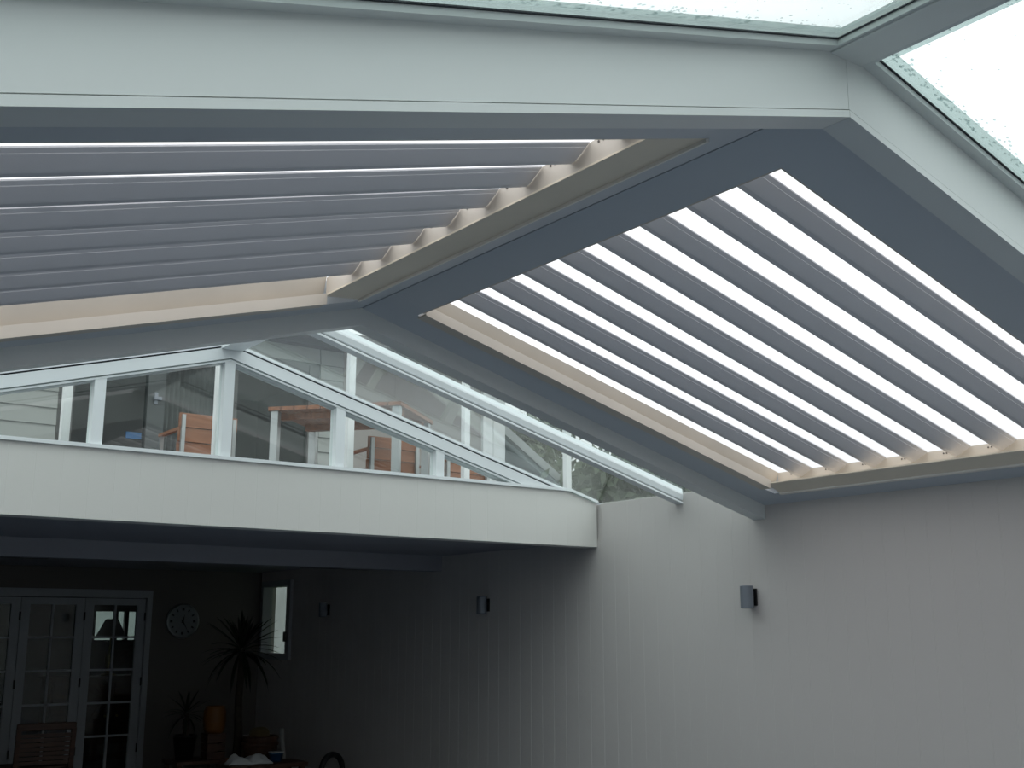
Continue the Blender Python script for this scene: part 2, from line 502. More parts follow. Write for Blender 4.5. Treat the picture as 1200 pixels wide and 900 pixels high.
# ================================================================== far roof glazing bay (between far beam and gable)
w2 = struct('window_2', 'pitched roof glazing between the far gable beam and the gable window')
B2A, B2B = 5.860, 5.930
for side in (-1, 1):
    prof = [(B2A, 3.350), (B2A + .006, 3.345), (B2B, 3.345), (B2B, ROOF + .03), (B2A + .004, ROOF + .03), (B2A - .006, 3.385)]
    mb = MB(); sprism(mb, side, 0.06, HALF, prof); mb.build('glazing_bar', M['white'], w2)
    mb = MB(); sbox(mb, side, 0.06, HALF, B2A + .008, B2B - .005, 3.336, 3.345); mb.build('gasket', M['gasket'], w2)
    mb = MB(); sbox(mb, side, 0.06, HALF, B2A - .004, B2B, 3.322, 3.336); mb.build('bar_flange', M['white'], w2)
    # upper edge of the gable frame: black gasket then white roof bead
    raked(side, YF - 0.004, YF + 0.06, 3.378, 3.388).build('gasket', M['gasket'], w2)
    raked(side, YF - 0.014, YF + 0.08, 3.388, 3.410).build('bar_flange', M['white'], w2)
    for (y0, y1) in ((5.205, B2A), (B2B, YF - 0.012)):
        mb = MB(); sbox(mb, side, 0.07, HALF + .06, y0, y1, ROOF - 0.004, ROOF + 0.004); mb.build('pane', M['roofglass'], w2)
MB().prism([(XR - .07, 5.205, ROOF - .045), (XR + .07, 5.205, ROOF - .045), (XR + .07, 5.205, ROOF), (XR, 5.205, ROOF + .03), (XR - .07, 5.205, ROOF)],
           [(XR - .07, YF + .05, ROOF - .045), (XR + .07, YF + .05, ROOF - .045), (XR + .07, YF + .05, ROOF), (XR, YF + .05, ROOF + .03), (XR - .07, YF + .05, ROOF)]).build('ridge_bar', M['white'], w2)

# ================================================================== near roof glazing bay (over the viewer)
w3 = struct('window_3', 'clear wet roof glazing above the nearest gable beam')
rb = [(-.073, 3.35), (.073, 3.35), (.073, 3.395), (0, 3.43), (-.073, 3.395)]
MB().prism([(XR + a, YREAR, z) for a, z in rb], [(XR + a, 2.10, z) for a, z in rb]).build('ridge_bar', M['beam'], w3)
for side in (-1, 1):
    mb = MB(); sbox(mb, side, .073, HALF, 1.985, 2.10, ROOF - 0.024, ROOF - 0.004); mb.build('perimeter_rail', M['beam'], w3)
    mb = MB(); sbox(mb, side, .080, HALF, 1.980, 2.02, ROOF - 0.004, ROOF + 0.002); mb.build('gasket', M['gasket'], w3)
    mb = MB(); sbox(mb, side, .073, .092, YREAR, 1.985, ROOF - 0.024, ROOF - 0.004); mb.build('perimeter_rail', M['beam'], w3)
    mb = MB(); sbox(mb, side, .080, .096, YREAR, 1.980, ROOF - 0.004, ROOF + 0.002); mb.build('gasket', M['gasket'], w3)
    mb = MB(); sbox(mb, side, HALF - .12, HALF + .02, YREAR, 2.026, ROOF - 0.08, ROOF - 0.003); mb.build('eave_rail', M['beam'], w3)
    # translucent edge seal bands on the upper face of the panes
    mb = MB(); sbox(mb, side, .145, HALF, 1.932, 1.990, ROOF + 0.0065, ROOF + 0.0085); mb.build('seal_band', M['frit'], w3)
    mb = MB(); sbox(mb, side, .085, .145, YREAR, 1.990, ROOF + 0.0065, ROOF + 0.0085); mb.build('seal_band', M['frit'], w3)
    ys = [YREAR, -1.2, 1.992]
    for i in (0, 1):
        mb = MB(); sbox(mb, side, .088, HALF, ys[i] + (.03 if i else 0), ys[i + 1] - (0 if i else .03), ROOF - 0.003, ROOF + 0.006); mb.build('pane', M['roofglass'], w3)
    mb = MB(); sbox(mb, side, .10, HALF, -1.23, -1.17, ROOF - 0.05, ROOF + 0.01); mb.build('glazing_bar', M['beam'], w3)
# rain drops lying on the panes
dr = MB()
def drop(side, s, y, r, h):
    vs = []; n = 6
    base = ROOF + 0.0087
    for k in range(n):
        a = 2 * math.pi * k / n
        vs.append(sp(side, s + 1.5 * r * math.cos(a), y + r * math.sin(a), base))
    for k in range(n):
        a = 2 * math.pi * k / n
        vs.append(sp(side, s + 1.0 * r * math.cos(a), y + .65 * r * math.sin(a), base + h * .75))
    vs.append(sp(side, s, y, base + h))
    fs = [(k, (k + 1) % n, n + (k + 1) % n, n + k) for k in range(n)] + [(n + k, n + (k + 1) % n, 2 * n) for k in range(n)]
    dr.add(vs, fs)
rng = random.Random(3)
for side in (-1, 1):
    for i in range(420):
        drop(side, rng.uniform(.12, 2.6), 1.962 - abs(rng.gauss(0, .030)), rng.uniform(.002, .0055), .0025)
    for i in range(160):
        drop(side, .11 + abs(rng.gauss(0, .02)), rng.uniform(.6, 1.95), rng.uniform(.0015, .004), .002)
    for i in range(260):
        drop(side, rng.uniform(.12, 2.4), rng.uniform(.9, 1.95), rng.uniform(.0012, .0032), .0018)
tag(dr.build('rain_drops', M['drop'], None, True), 'rain drops scattered on the clear roof glass overhead', 'rain drops', kind='stuff')

# ================================================================== small window in the right wall, folding doors
w4 = struct('window_4', 'small tall window at the far end of the right wall')
fr = MB()
for (y0, y1, z0, z1) in ((WY0, WY0 + .06, WZ0, WZ1), (WY1 - .06, WY1, WZ0, WZ1), (WY0 + .06, WY1 - .06, WZ1 - .07, WZ1), (WY0 + .06, WY1 - .06, WZ0, WZ0 + .07)):
    MB().box(W - .022, W + .10, y0, y1, z0, z1).build('frame', M['doorframe'], w4)
MB().box(W + .05, W + .09, WY0 + .20, WY0 + .245, WZ0 + .07, WZ1 - .07).build('sash_stile', M['doorframe'], w4)
MB().box(W + .064, W + .070, WY0 + .06, WY1 - .06, WZ0 + .07, WZ1 - .07).build('pane', M['glass'], w4)
MB().box(W + .02, W + .05, WY0 + .205, WY0 + .235, WZ0 + .20, WZ0 + .31).build('latch', M['black'], w4)

d1 = struct('door_1', 'grey painted folding french doors with small panes')
MB().box(DX1 - .06, DX1, YB - .02, YB + .16, 0, DZ).build('jamb', M['doorframe'], d1)
MB().box(DX0, DX0 + .06, YB - .02, YB + .16, 0, DZ).build('jamb', M['doorframe'], d1)
MB().box(DX0 + .06, DX1 - .06, YB - .02, YB + .16, DZ - .085, DZ).build('head', M['doorframe'], d1)
LW = 0.664
lz0, lz1 = 0.02, DZ - .095
def leaf_door(x0):
    L = empty('door_leaf', (x0, YB + .02, 0)); L.parent = d1
    st = 0.095
    for a, bb, z0, z1, n in ((0.003, st, lz0, lz1, 'stile'), (LW - st, LW - .003, lz0, lz1, 'stile'), (st, LW - st, lz1 - .07, lz1, 'top_rail'), (st, LW - st, lz0, lz0 + .12, 'bottom_rail')):
        MB().box(a, bb, 0, .045, z0, z1).build(n, M['doorframe'], L)
    iz0, iz1 = lz0 + .12, lz1 - .07
    MB().box(LW / 2 - .011, LW / 2 + .011, .006, .04, iz0, iz1).build('muntin', M['doorframe'], L)
    for k in range(1, 5):
        z = iz1 - (iz1 - iz0) * k / 5
        MB().box(st, LW - st, .006, .04, z - .011, z + .011).build('muntin', M['doorframe'], L)
    for i in range(2):
        for k in range(5):
            xa = st if i == 0 else LW / 2 + .011; xb = LW / 2 - .011 if i == 0 else LW - st
            za = iz1 - (iz1 - iz0) * (k + 1) / 5 + (.011 if k < 4 else 0); zb = iz1 - (iz1 - iz0) * k / 5 - (.011 if k else 0)
            MB().box(xa, xb, .02, .025, za, zb).build('pane', M['doorglass'], L)
    for z in (.35, 1.05, 1.75):
        MB().box(LW - .012, LW + .006, -.012, .004, z - .045, z + .045).build('hinge', M['black'], L)
    return L
for k in range(4): leaf_door(DX1 - .06 - LW * (k + 1))

# room behind the doors: a window to the sky and a lamp in front of it
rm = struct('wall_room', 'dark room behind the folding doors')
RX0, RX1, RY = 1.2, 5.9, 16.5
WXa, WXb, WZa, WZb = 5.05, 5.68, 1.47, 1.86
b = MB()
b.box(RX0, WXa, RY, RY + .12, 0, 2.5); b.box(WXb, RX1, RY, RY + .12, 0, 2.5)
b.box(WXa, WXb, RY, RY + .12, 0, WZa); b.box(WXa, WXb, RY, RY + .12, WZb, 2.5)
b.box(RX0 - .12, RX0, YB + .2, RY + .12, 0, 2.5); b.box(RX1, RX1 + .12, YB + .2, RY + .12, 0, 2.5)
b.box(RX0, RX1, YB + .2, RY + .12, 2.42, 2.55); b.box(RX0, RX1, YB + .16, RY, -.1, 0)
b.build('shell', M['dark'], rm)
w5 = struct('window_5', 'small bright window in the dark room')
MB().box(WXa + .26, WXa + .31, RY, RY + .08, WZa, WZb).build('mullion', M['dark'], w5)
MB().box(WXa + .41, WXa + .46, RY, RY + .08, WZa, WZb).build('mullion', M['dark'], w5)
MB().box(WXa, WXb, RY + .04, RY + .046, WZa, WZb).build('pane', M['doorglass'], w5)
sb = empty('sideboard', (4.55, 14.25, 0)); tag(sb, 'dark sideboard behind the folding doors, carrying the lamp', 'sideboard')
MB().box(-.7, .7, -.2, .2, .12, 1.04).build('body', M['darkwood'], sb)
MB().box(-.73, .73, -.22, .22, 1.04, 1.075).build('top', M['darkwood'], sb)
for sx in (-.62, .62):
    for sy in (-.15, .15): MB().box(sx - .03, sx + .03, sy - .03, sy + .03, 0, .12).build('leg', M['darkwood'], sb)
for sx in (-.35, .35):
    dd = MB().box(sx - .32, sx + .32, -.215, -.2, .16, 1.0).build('door', M['darkwood'], sb)
    MB().lathe([(.014, 0), (.014, -.02)], sx * .2, -.215, .62, 10, 'y').build('knob', M['brass'], dd)
lp = empty('table_lamp', (4.54, 14.2, 1.075)); tag(lp, 'table lamp with conical shade seen through the right door leaf', 'lamp')
MB().lathe([(.09, 0), (.09, .015), (.03, .03), (.045, .12), (.05, .22), (.02, .32), (.012, .34), (.012, .46)], n=18).build('base', M['brass'], lp, True)
MB().lathe([(.178, .455), (.165, .475), (.075, .655), (.06, .66)], n=28).build('lamp_shade', M['lampshade'], lp, True)

# ================================================================== wall lights on the right wall
def sconce(y, label):
    r = empty('wall_light', (W, y, 1.815)); tag(r, label, 'wall light', 'wall lights on the right wall')
    MB().box(-.012, 0, -.035, .035, -.055, .055).build('back_plate', M['black'], r)
    n = 20
    lo = []
    for k in range(n):
        a = 2 * math.pi * k / n
        lo.append((-.062 + .045 * math.cos(a), .043 * math.sin(a)))
    MB().prism([(a, bq, -.073) for a, bq in lo], [(a, bq, .073) for a, bq in lo]).build('body', M['sconce'], r, False, .004)
    MB().box(-.03, -.008, -.02, .02, -.03, .03).build('arm', M['black'], r)
    for z in (-.074, .070):
        MB().lathe([(.034, 0), (.034, .004)], -.062, 0, z, 20).build('lens', M['black'], r)
    return r
sconce(5.235, 'grey cylinder wall light nearest the viewer, below the far gable beam')
sconce(8.27, 'grey cylinder wall light in the shade below the end of the ceiling beam')
sconce(11.21, 'grey cylinder wall light in the dark beside the small window')

# ================================================================== wall clock
ck = empty('wall_clock', (4.925, YB, 1.702)); tag(ck, 'round white wall clock on the dark back wall', 'clock')
MB().lathe([(.19, 0), (.195, -.02), (.185, -.035), (.168, -.035), (.165, -.02)], n=40, axis='y').build('rim', M['clockrim'], ck, True)
MB().lathe([(.166, -.012), (.166, -.0235)], n=40, axis='y').build('dial', M['clockface'], ck)
for k in range(12):
    mk = MB()
    a = k * math.pi / 6
    c, s_ = math.sin(a), math.cos(a)
    r0, r1, w = .12, .148, .008 if k % 3 else .013
    mk.prism([(c * r0 - s_ * w, -.0234, s_ * r0 + c * w), (c * r0 + s_ * w, -.0234, s_ * r0 - c * w), (c * r1 + s_ * w, -.0234, s_ * r1 - c * w), (c * r1 - s_ * w, -.0234, s_ * r1 + c * w)],
             [(c * r0 - s_ * w, -.0255, s_ * r0 + c * w), (c * r0 + s_ * w, -.0255, s_ * r0 - c * w), (c * r1 + s_ * w, -.0255, s_ * r1 - c * w), (c * r1 - s_ * w, -.0255, s_ * r1 + c * w)])
    mk.build('hour_mark', M['black'], ck)

def hand(ang, L, w):
    c, s_ = math.sin(ang), math.cos(ang)
    q = [(-c * .02 - s_ * w, -s_ * .02 + c * w), (-c * .02 + s_ * w, -s_ * .02 - c * w), (c * L, s_ * L)]
    MB().prism([(x, -.026, z) for x, z in q], [(x, -.029, z) for x, z in q]).build('hand', M['black'], ck)
hand(math.radians(150), .12, .009); hand(math.radians(15), .08, .012)

# ================================================================== plants and table in the dark corner
def leaf_mesh(L, w, droop):
    vs = []; fs = []; n = 6
    for i in range(n + 1):
        t = i / n
        ww = w * (0.55 + 0.9 * t) * (1 - t ** 3) if i < n else 0.0008
        x = L * t * (1 - .12 * droop * t); z = -droop * L * t * t * .5
        vs += [(x, -ww, z + ww * .35), (x, 0, z), (x, ww, z + ww * .35), (x, 0, z - .002)]
    for i in range(n):
        o = i * 4
        for k in range(4):
            fs.append((o + k, o + (k + 1) % 4, o + 4 + (k + 1) % 4, o + 4 + k))
    m = MB(); m.add(vs, fs)
    return m.mesh('leaf', M['leaf'], True)
def yucca(name, label, loc, trunk_h, trunk_r, L, count, pot_r, pot_h, potmat, seed):
    r = empty(name, loc); tag(r, label, 'potted plant')
    MB().lathe([(pot_r * .72, 0), (pot_r * .95, pot_h * .9), (pot_r, pot_h * .9), (pot_r, pot_h), (pot_r * .88, pot_h), (pot_r * .86, pot_h * .93), (0.01, pot_h * .92)], n=24).build('pot', potmat, r, True)
    base = pot_h * .9
    pts = [(0.01 * math.sin(i * 1.3), .008 * math.cos(i), base + trunk_h * i / 7) for i in range(8)]
    MB().tube(pts, [trunk_r * (1.25 - .4 * i / 7) for i in range(8)], 10).build('trunk', M['trunk'], r, True)
    ms = [leaf_mesh(L * f, .021 * L / .42, d) for f, d in ((1, .25), (.92, .7), (1.05, 1.1), (.75, .15))]
    q = random.Random(seed)
    for i in range(count):
        t = i / count
        el = math.radians(82 - 104 * t + q.uniform(-10, 10))
        az = i * 2.39996 + q.uniform(-.2, .2)
        m = ms[3] if t < .2 else ms[0] if t < .45 else ms[1] if t < .8 else ms[2]
        place('leaf', m, r, (0, 0, base + trunk_h - .04 * t), (0, -el, az))
    return r
yucca('yucca_plant', 'tall dark yucca with a bare trunk in front of the small window', (5.09, 11.62, 0), 1.14, .038, .48, 54, .17, .30, M['terracotta'], 1)
yucca('yucca_plant', 'short dark yucca left of the tall one, below the clock', (4.545, 11.66, .33), .24, .03, .28, 30, .12, .24, M['black'], 2)
st_ = empty('plant_stand', (4.62, 11.62, 0)); tag(st_, 'dark low stand under the short yucca and the orange jar', 'plant stand')
MB().box(-.24, .27, -.2, .2, .30, .33).build('top', M['darkwood'], st_)
for sx in (-.2, .23):
    for sy in (-.17, .17): MB().box(sx - .02, sx + .02, sy - .02, sy + .02, 0, .30).build('leg', M['darkwood'], st_)
MB().box(-.18, .21, -.01, .01, .12, .16).build('stretcher', M['darkwood'], st_)
cr = empty('dark_crate', (4.79, 11.52, .33)); tag(cr, 'small dark crate on the plant stand below the orange jar', 'crate')
for k in range(3):
    for sy in (-.085, .085): MB().box(-.09, .09, sy - .006, sy + .006, .005 + k * .08, .075 + k * .08).build('board', M['darkwood'], cr)
    for sx in (-.09, .09): MB().box(sx - .006, sx + .006, -.079, .079, .005 + k * .08, .075 + k * .08).build('board', M['darkwood'], cr)
MB().box(-.096, .096, -.091, .091, .24, .252).build('lid', M['darkwood'], cr)
op = empty('orange_jar', (4.79, 11.52, .582)); tag(op, 'orange glazed jar right of the short yucca', 'jar')
MB().lathe([(.085, 0), (.105, .04), (.115, .14), (.11, .22), (.095, .25), (.10, .265), (.085, .265), (.08, .22), (.01, .2)], n=24).build('body', M['orange'], op, True)

tb = empty('low_table', (5.08, 10.84, 0)); tag(tb, 'low dark wooden table in the dark porch corner', 'table')
MB().box(-.46, .34, -.19, .19, .30, .34).build('tabletop', M['darkwood'], tb)
for sx in (-.41, .29):
    for sy in (-.15, .15): MB().box(sx - .025, sx + .025, sy - .025, sy + .025, 0, .30).build('leg', M['darkwood'], tb)
for sy in (-.15, .15): MB().box(-.385, .265, sy - .012, sy + .012, .22, .28).build('apron', M['darkwood'], tb)

bs = empty('dark_basket', (5.17, 11.24, 0)); tag(bs, 'tall dark basket behind the low table', 'basket')
MB().lathe([(.13, 0), (.165, .25), (.175, .52), (.185, .54), (.175, .56), (.16, .55), (.155, .5), (.01, .48)], n=26).build('body', M['darkwood'], bs, True)
for k in range(5): MB().lathe([(.142 + .008 * k, .06 + .1 * k), (.160 + .006 * k, .07 + .1 * k), (.158 + .006 * k, .095 + .1 * k), (.14 + .008 * k, .10 + .1 * k)], n=26).build('weave_band', M['darkwood'], bs, True)
def cushion(name, label, cat, loc, sx, sy, sz, mat, rz=0, wob=.0, seed=0):
    q = random.Random(seed)
    r = empty(name, loc, rz); tag(r, label, cat)
    vs = []; fs = []; n, m = 14, 9
    for i in range(m + 1):
        ph = -math.pi / 2 + math.pi * i / m
        for k in range(n):
            a = 2 * math.pi * k / n
            e = .55
            cx = math.copysign(abs(math.cos(a)) ** e, math.cos(a)); sn = math.copysign(abs(math.sin(a)) ** e, math.sin(a))
            rr = math.cos(ph) ** .5 if math.cos(ph) > 0 else 0
            f = 1 + q.uniform(-wob, wob)
            vs.append((sx * cx * rr * f, sy * sn * rr * f, sz + sz * math.sin(ph) * f))
    for i in range(m):
        for k in range(n):
            fs.append((i * n + k, i * n + (k + 1) % n, (i + 1) * n + (k + 1) % n, (i + 1) * n + k))
    mb = MB(); mb.add(vs, fs)
    o = mb.build('body', mat, r, True)
    sd = o.modifiers.new('soft', 'SUBSURF'); sd.levels = 1; sd.render_levels = 1
    return r
cushion('tan_pouch', 'tan canvas pouch lying in the top of the dark basket', 'pouch', (5.15, 11.22, .515), .10, .075, .065, M['tan'], .3, .06, 4)
rl = empty('paper_roll', (5.415, 11.16, .342), .1); tag(rl, 'pale paper roll leaning against the right of the dark basket', 'paper roll')
rl.location = (5.46, 11.2, 0)
MB().tube([(0, 0, 0), (-.05, 0, .35), (-.085, 0, .62)], .024, 12).build('roll', M['paper'], rl, True)
MB().tube([(-.022, 0, .16), (-.029, 0, .20)], .0255, 12).build('band', M['tan'], rl, True)
# crumpled cloth: folded sheet with bumps
cl = MB()
q = random.Random(9)
nx, ny = 26, 14
def chh(u, v):
    return .030 + .058 * math.exp(-((u - .72) ** 2 / .03 + (v - .5) ** 2 / .12)) + .048 * math.exp(-((u - .2) ** 2 / .02 + (v - .45) ** 2 / .1)) + .010 * math.sin(u * 19 + v * 7) + .008 * math.sin(v * 17 - u * 6)
for j in range(ny + 1):
    for i in range(nx + 1):
        u, v = i / nx, j / ny
        ed = min(u, 1 - u, v, 1 - v)
        x = -.21 + .42 * u + .012 * math.sin(v * 9); yv = -.12 + .24 * v + .012 * math.sin(u * 11)
        cl.v.append((x, yv, chh(u, v) * min(1, ed * 9 + .05)))
for j in range(ny):
    for i in range(nx):
        a = j * (nx + 1) + i
        cl.f.append((a, a + 1, a + nx + 2, a + nx + 1))
co = cl.build('white_cloth', M['cloth'], None, True)
sd = co.modifiers.new('thick', 'SOLIDIFY'); sd.thickness = .004; sd.offset = 1
co.location = (4.87, 10.84, .342); co.rotation_euler = (0, 0, -.2)
tag(co, 'crumpled white cloth on the front of the low table', 'cloth')
bc = empty('blue_tub', (5.17, 10.86, .34)); tag(bc, 'small blue plastic tub beside the crumpled white cloth', 'tub')
MB().lathe([(.055, 0), (.07, .075), (.075, .075), (.075, .085), (.064, .085), (.05, .012), (.005, .01)], n=22).build('body', M['blue'], bc, True)
MB().lathe([(.004, .083), (.078, .083), (.078, .092), (.004, .095)], n=22).build('lid', M['cloth'], bc, True)

# black arched stool back at the foot of the right wall
ar = empty('black_stool', (5.60, 10.5, 0), .25); tag(ar, 'low black stool with an arched handle at the foot of the right wall', 'stool')
ap = [(-.14 * math.cos(math.pi * i / 12), 0, .25 + .16 * math.sin(math.pi * i / 12)) for i in range(13)]
MB().tube([(-.15, 0, 0)] + ap + [(.15, 0, 0)], .028, 10).build('arched_handle', M['black'], ar, True)
MB().box(-.13, .13, -.02, .24, .20, .225).build('seat', M['black'], ar, False, .006)
for sx in (-.1, .1): MB().tube([(sx, .2, .2), (sx * 1.15, .23, 0)], .014, 8).build('leg', M['black'], ar, True)

# slatted wooden folding chair in front of the doors
def slat_chair(name, label, loc, rz, mat, cat='chair', group=None, back_slats='h'):
    r = empty(name, loc, rz); tag(r, label, cat, group)
    for sx in (-.24, .24):
        MB().prism([(sx - .02, .20, 0), (sx + .02, .20, 0), (sx + .02, .24, 0), (sx - .02, .24, 0)],
                   [(sx - .02, .29, .86), (sx + .02, .29, .86), (sx + .02, .33, .86), (sx - .02, .33, .86)]).build('back_post', mat, r)
        MB().box(sx - .02, sx + .02, -.25, -.21, 0, .43).build('leg', mat, r)
        MB().box(sx - .02, sx + .02, -.21, .21, .38, .43).build('seat_rail', mat, r)
    for k in range(6):
        MB().box(-.26, .26, -.25 + k * .08, -.185 + k * .08, .43, .45).build('seat_slat', mat, r)
    for k in range(7):
        z = .50 + k * .048; yy = .205 + (z / .86) * .09
        MB().box(-.22, .22, yy + .008, yy + .024, z - .019, z + .019).build('back_slat', mat, r)
    MB().box(-.26, .26, .285, .325, .84, .92).build('top_rail', mat, r, False, .012)
    return r
sc_ = slat_chair('slatted_chair', 'dark slatted wooden chair in front of the folding doors', (3.10, 11.6, 0), math.radians(178), M['darkwood'])
sc_.scale = (1, 1, .84)

# ================================================================== balcony and upper storey behind the gable glazing
UY = 10.2
bf = struct('floor_balcony', 'balcony floor above the porch')
MB().box(XLEFT, W + 1.6, YF + .15, UY, 2.42, 2.60).build('deck', M['soffit_dark'], bf)
uh = struct('wall_upper', 'weatherboard wall of the upper storey behind the balcony')
UZ0, UZ1 = 2.6, 4.42
GX0, GX1, GZ1 = 2.72, 5.12, 4.2
b = MB()
b.box(XLEFT, GX0, UY + .03, UY + .2, UZ0 - .4, UZ1); b.box(GX1, 7.45, UY + .03, UY + .2, UZ0 - .4, UZ1); b.box(GX0, GX1, UY + .03, UY + .2, GZ1, UZ1)
b.box(7.25, 7.45, UY + .2, 14, 2.42, UZ1)
b.build('backing', M['houseback'], uh)
bh = 0.148
def wboard(Lx):
    pr = [(0, 0), (-.022, 0), (-.006, bh + .01), (0, bh + .01)]
    return MB().prism([(0, d, z) for d, z in pr], [(Lx, d, z) for d, z in pr]).mesh('weatherboard', M['board'])
wb1, wb2, wb3 = wboard(GX0 - XLEFT - .06), wboard(.26), wboard(GX1 - GX0 + .1)
z = UZ0
while z < UZ1 - .05:
    place('weatherboard', wb1, uh, (XLEFT, UY + .03, z))
    place('weatherboard', wb2, uh, (GX1 + .06, UY + .03, z))
    if z > GZ1 - .02: place('weatherboard', wb3, uh, (GX0 - .05, UY + .03, z))
    z += bh
MB().box(GX1 + .32, 7.16, UY + .012, UY + .03, UZ0, UZ1).build('wall_sheet', M['sheet'], uh)
MB().box(6.05, 6.065, UY + .009, UY + .013, UZ0, UZ1).build('cover_strip', M['sheet'], uh)
MB().box(7.16, 7.29, UY - .03, UY + .03, UZ0 - .3, UZ1).build('corner_board', M['postwhite'], uh)
MB().box(7.31, 7.47, UY - .012, UY + .06, UZ0 - .3, UZ1).build('corner_board', M['postwhite'], uh)
ur = struct('roof_upper', 'grey roof of the upper storey with a lean-to edge')
MB().prism([(XLEFT, UY - .35, 4.42), (7.8, UY - .35, 4.42), (7.8, 15, 5.4), (XLEFT, 15, 5.4)], [(XLEFT, UY - .35, 4.50), (7.8, UY - .35, 4.50), (7.8, 15, 5.48), (XLEFT, 15, 5.48)]).build('roofing', M['rooftin'], ur)
MB().prism([(7.47, UY, 3.86), (8.9, UY, 2.95), (8.9, UY, 2.84), (7.47, UY, 3.75)], [(7.47, UY + .05, 3.86), (8.9, UY + .05, 2.95), (8.9, UY + .05, 2.84), (7.47, UY + .05, 3.75)]).build('barge_board', M['garden'], ur)
MB().prism([(7.47, UY + .05, 3.84), (8.9, UY + .05, 2.93), (8.9, UY + .05, 2.88), (7.47, UY + .05, 3.79)], [(7.47, 11.3, 3.84), (8.9, 11.3, 2.93), (8.9, 11.3, 2.88), (7.47, 11.3, 3.79)]).build('roofing', M['rooftin'], ur)
MB().box(7.47, 8.8, UY + .1, UY + .2, 0, 3.0).build('gable_end', M['garden'], ur)

ud = struct('door_2', 'tall dark glazed doors of the upper storey')
for xa, xb_ in ((GX0, GX0 + .07), (GX0 + .28, GX0 + .34), (3.44, 3.60), (4.22, 4.30), (GX1 - .07, GX1)):
    MB().box(xa, xb_, UY + .0, UY + .09, UZ0, GZ1).build('stile', M['doorgrey'] if xa > 3.3 and xa < 3.5 else M['houseback'], ud)
MB().box(GX0, GX1, UY + .01, UY + .08, UZ0, UZ0 + .12).build('bottom_rail', M['houseback'], ud)
MB().box(GX0, GX1, UY + .01, UY + .08, GZ1 - .1, GZ1).build('head', M['houseback'], ud)
xs = [GX0 + .07, GX0 + .28, GX0 + .34, 3.44, 3.60, 4.22, 4.30, GX1 - .07]
for i in range(0, 8, 2):
    MB().box(xs[i], xs[i + 1], UY + .04, UY + .046, UZ0 + .12, GZ1 - .1).build('pane', M['doorglass'], ud)
MB().box(3.49, 3.56, UY - .035, UY, 3.66, 3.69).build('door_handle', M['sconce'], ud)
MB().box(3.50, 3.53, UY - .012, UY, 3.62, 3.73).build('lock_plate', M['sconce'], ud)
sg = tag(MB().box(-.07, .07, -.006, 0, -.03, .03).build('blue_sticker', M['blue']), 'small blue sticker on the dark upper storey door glass', 'sticker')
sg.location = (3.345, UY + .038, 3.32)
ui = struct('wall_upper_room', 'dark room behind the upper storey doors')
b = MB()
b.box(GX0 - .5, GX1 + .5, UY + 2.5, UY + 2.6, UZ0 - .2, GZ1 + .1); b.box(GX0 - .6, GX0 - .5, UY + .2, UY + 2.6, UZ0 - .2, GZ1 + .1); b.box(GX1 + .5, GX1 + .6, UY + .2, UY + 2.6, UZ0 - .2, GZ1 + .1)
b.box(GX0 - .6, GX1 + .6, UY + .2, UY + 2.6, GZ1 + .1, GZ1 + .2); b.box(GX0 - .6, GX1 + .6, UY + .2, UY + 2.6, UZ0 - .3, UZ0 - .2)
b.build('shell', M['dark'], ui)
# pale curtain inside the upper doors
cu = MB()
n = 60
for i in range(n + 1):
    xq = 3.66 + .52 * i / n
    cu.v += [(xq, .03 * math.sin(i * 1.1), 0), (xq, .03 * math.sin(i * 1.1 + .3), 1.95)]
for i in range(n): cu.f.append((2 * i, 2 * i + 2, 2 * i + 3, 2 * i + 1))
co = cu.build('curtain', M['houseback'], None, True); co.location = (0, UY + .35, 2.72)
sd = co.modifiers.new('thick', 'SOLIDIFY'); sd.thickness = .003
tag(co, 'grey curtain hanging behind the dark upper storey doors', 'curtain')

# white balcony posts just behind the gable
pm = MB()
pm.box(-.025, .025, -.025, .025, 0, 1.05)
pmesh = pm.mesh('shaft', M['postwhite'])
pb = MB().box(-.045, .045, -.045, .045, 0, .02).mesh('base_plate', M['steel'])
pc = MB().prism([(-.03, -.03, 1.05), (.03, -.03, 1.05), (.03, .03, 1.05), (-.03, .03, 1.05)], [(-.022, -.022, 1.08), (.022, -.022, 1.08), (.022, .022, 1.08), (-.022, .022, 1.08)]).mesh('cap', M['postwhite'])
where = ['leftmost in view', 'just left of the centre mullion', 'right of the wooden table', 'fourth from the left', 'rightmost in view']
for k, xp in enumerate((1.955, 2.945, 3.950, 4.970, 5.99)):
    r = empty('balcony_post', (xp, 7.3, 2.6)); tag(r, 'slim white balcony post behind the gable glass, ' + where[k], 'post', 'white balcony posts')
    place('shaft', pmesh, r); place('base_plate', pb, r); place('cap', pc, r)

# timber table, chairs on the balcony
def timber_table(name, label, loc, rz, lx, ly, mat, steel_leg):
    r = empty(name, loc, rz); tag(r, label, 'table')
    n = int(ly / .11); wq_ = ly / n
    pmx = MB().box(-lx / 2, lx / 2, .004, wq_ - .004, .69, .72).mesh('plank', mat)
    for k in range(n): place('plank', pmx, r, (0, -ly / 2 + k * wq_, 0))
    for sx in (-1, 1):
        MB().box(sx * (lx / 2 - .18) - .03, sx * (lx / 2 - .18) + .03, -ly / 2 + .04, ly / 2 - .04, .64, .69).build('bearer', mat, r)
        for sy in (-1, 1):
            MB().box(sx * (lx / 2 - .05) - .03, sx * (lx / 2 - .05) + .03, sy * (ly / 2 - .05) - .03, sy * (ly / 2 - .05) + .03, 0, .69).build('leg', steel_leg, r)
    return r
timber_table('timber_table', 'brown plank table with grey legs behind the gable glass right of centre', (4.43, 8.13, 2.6), math.radians(41), .88, 1.1, M['teak'], M['steel'])
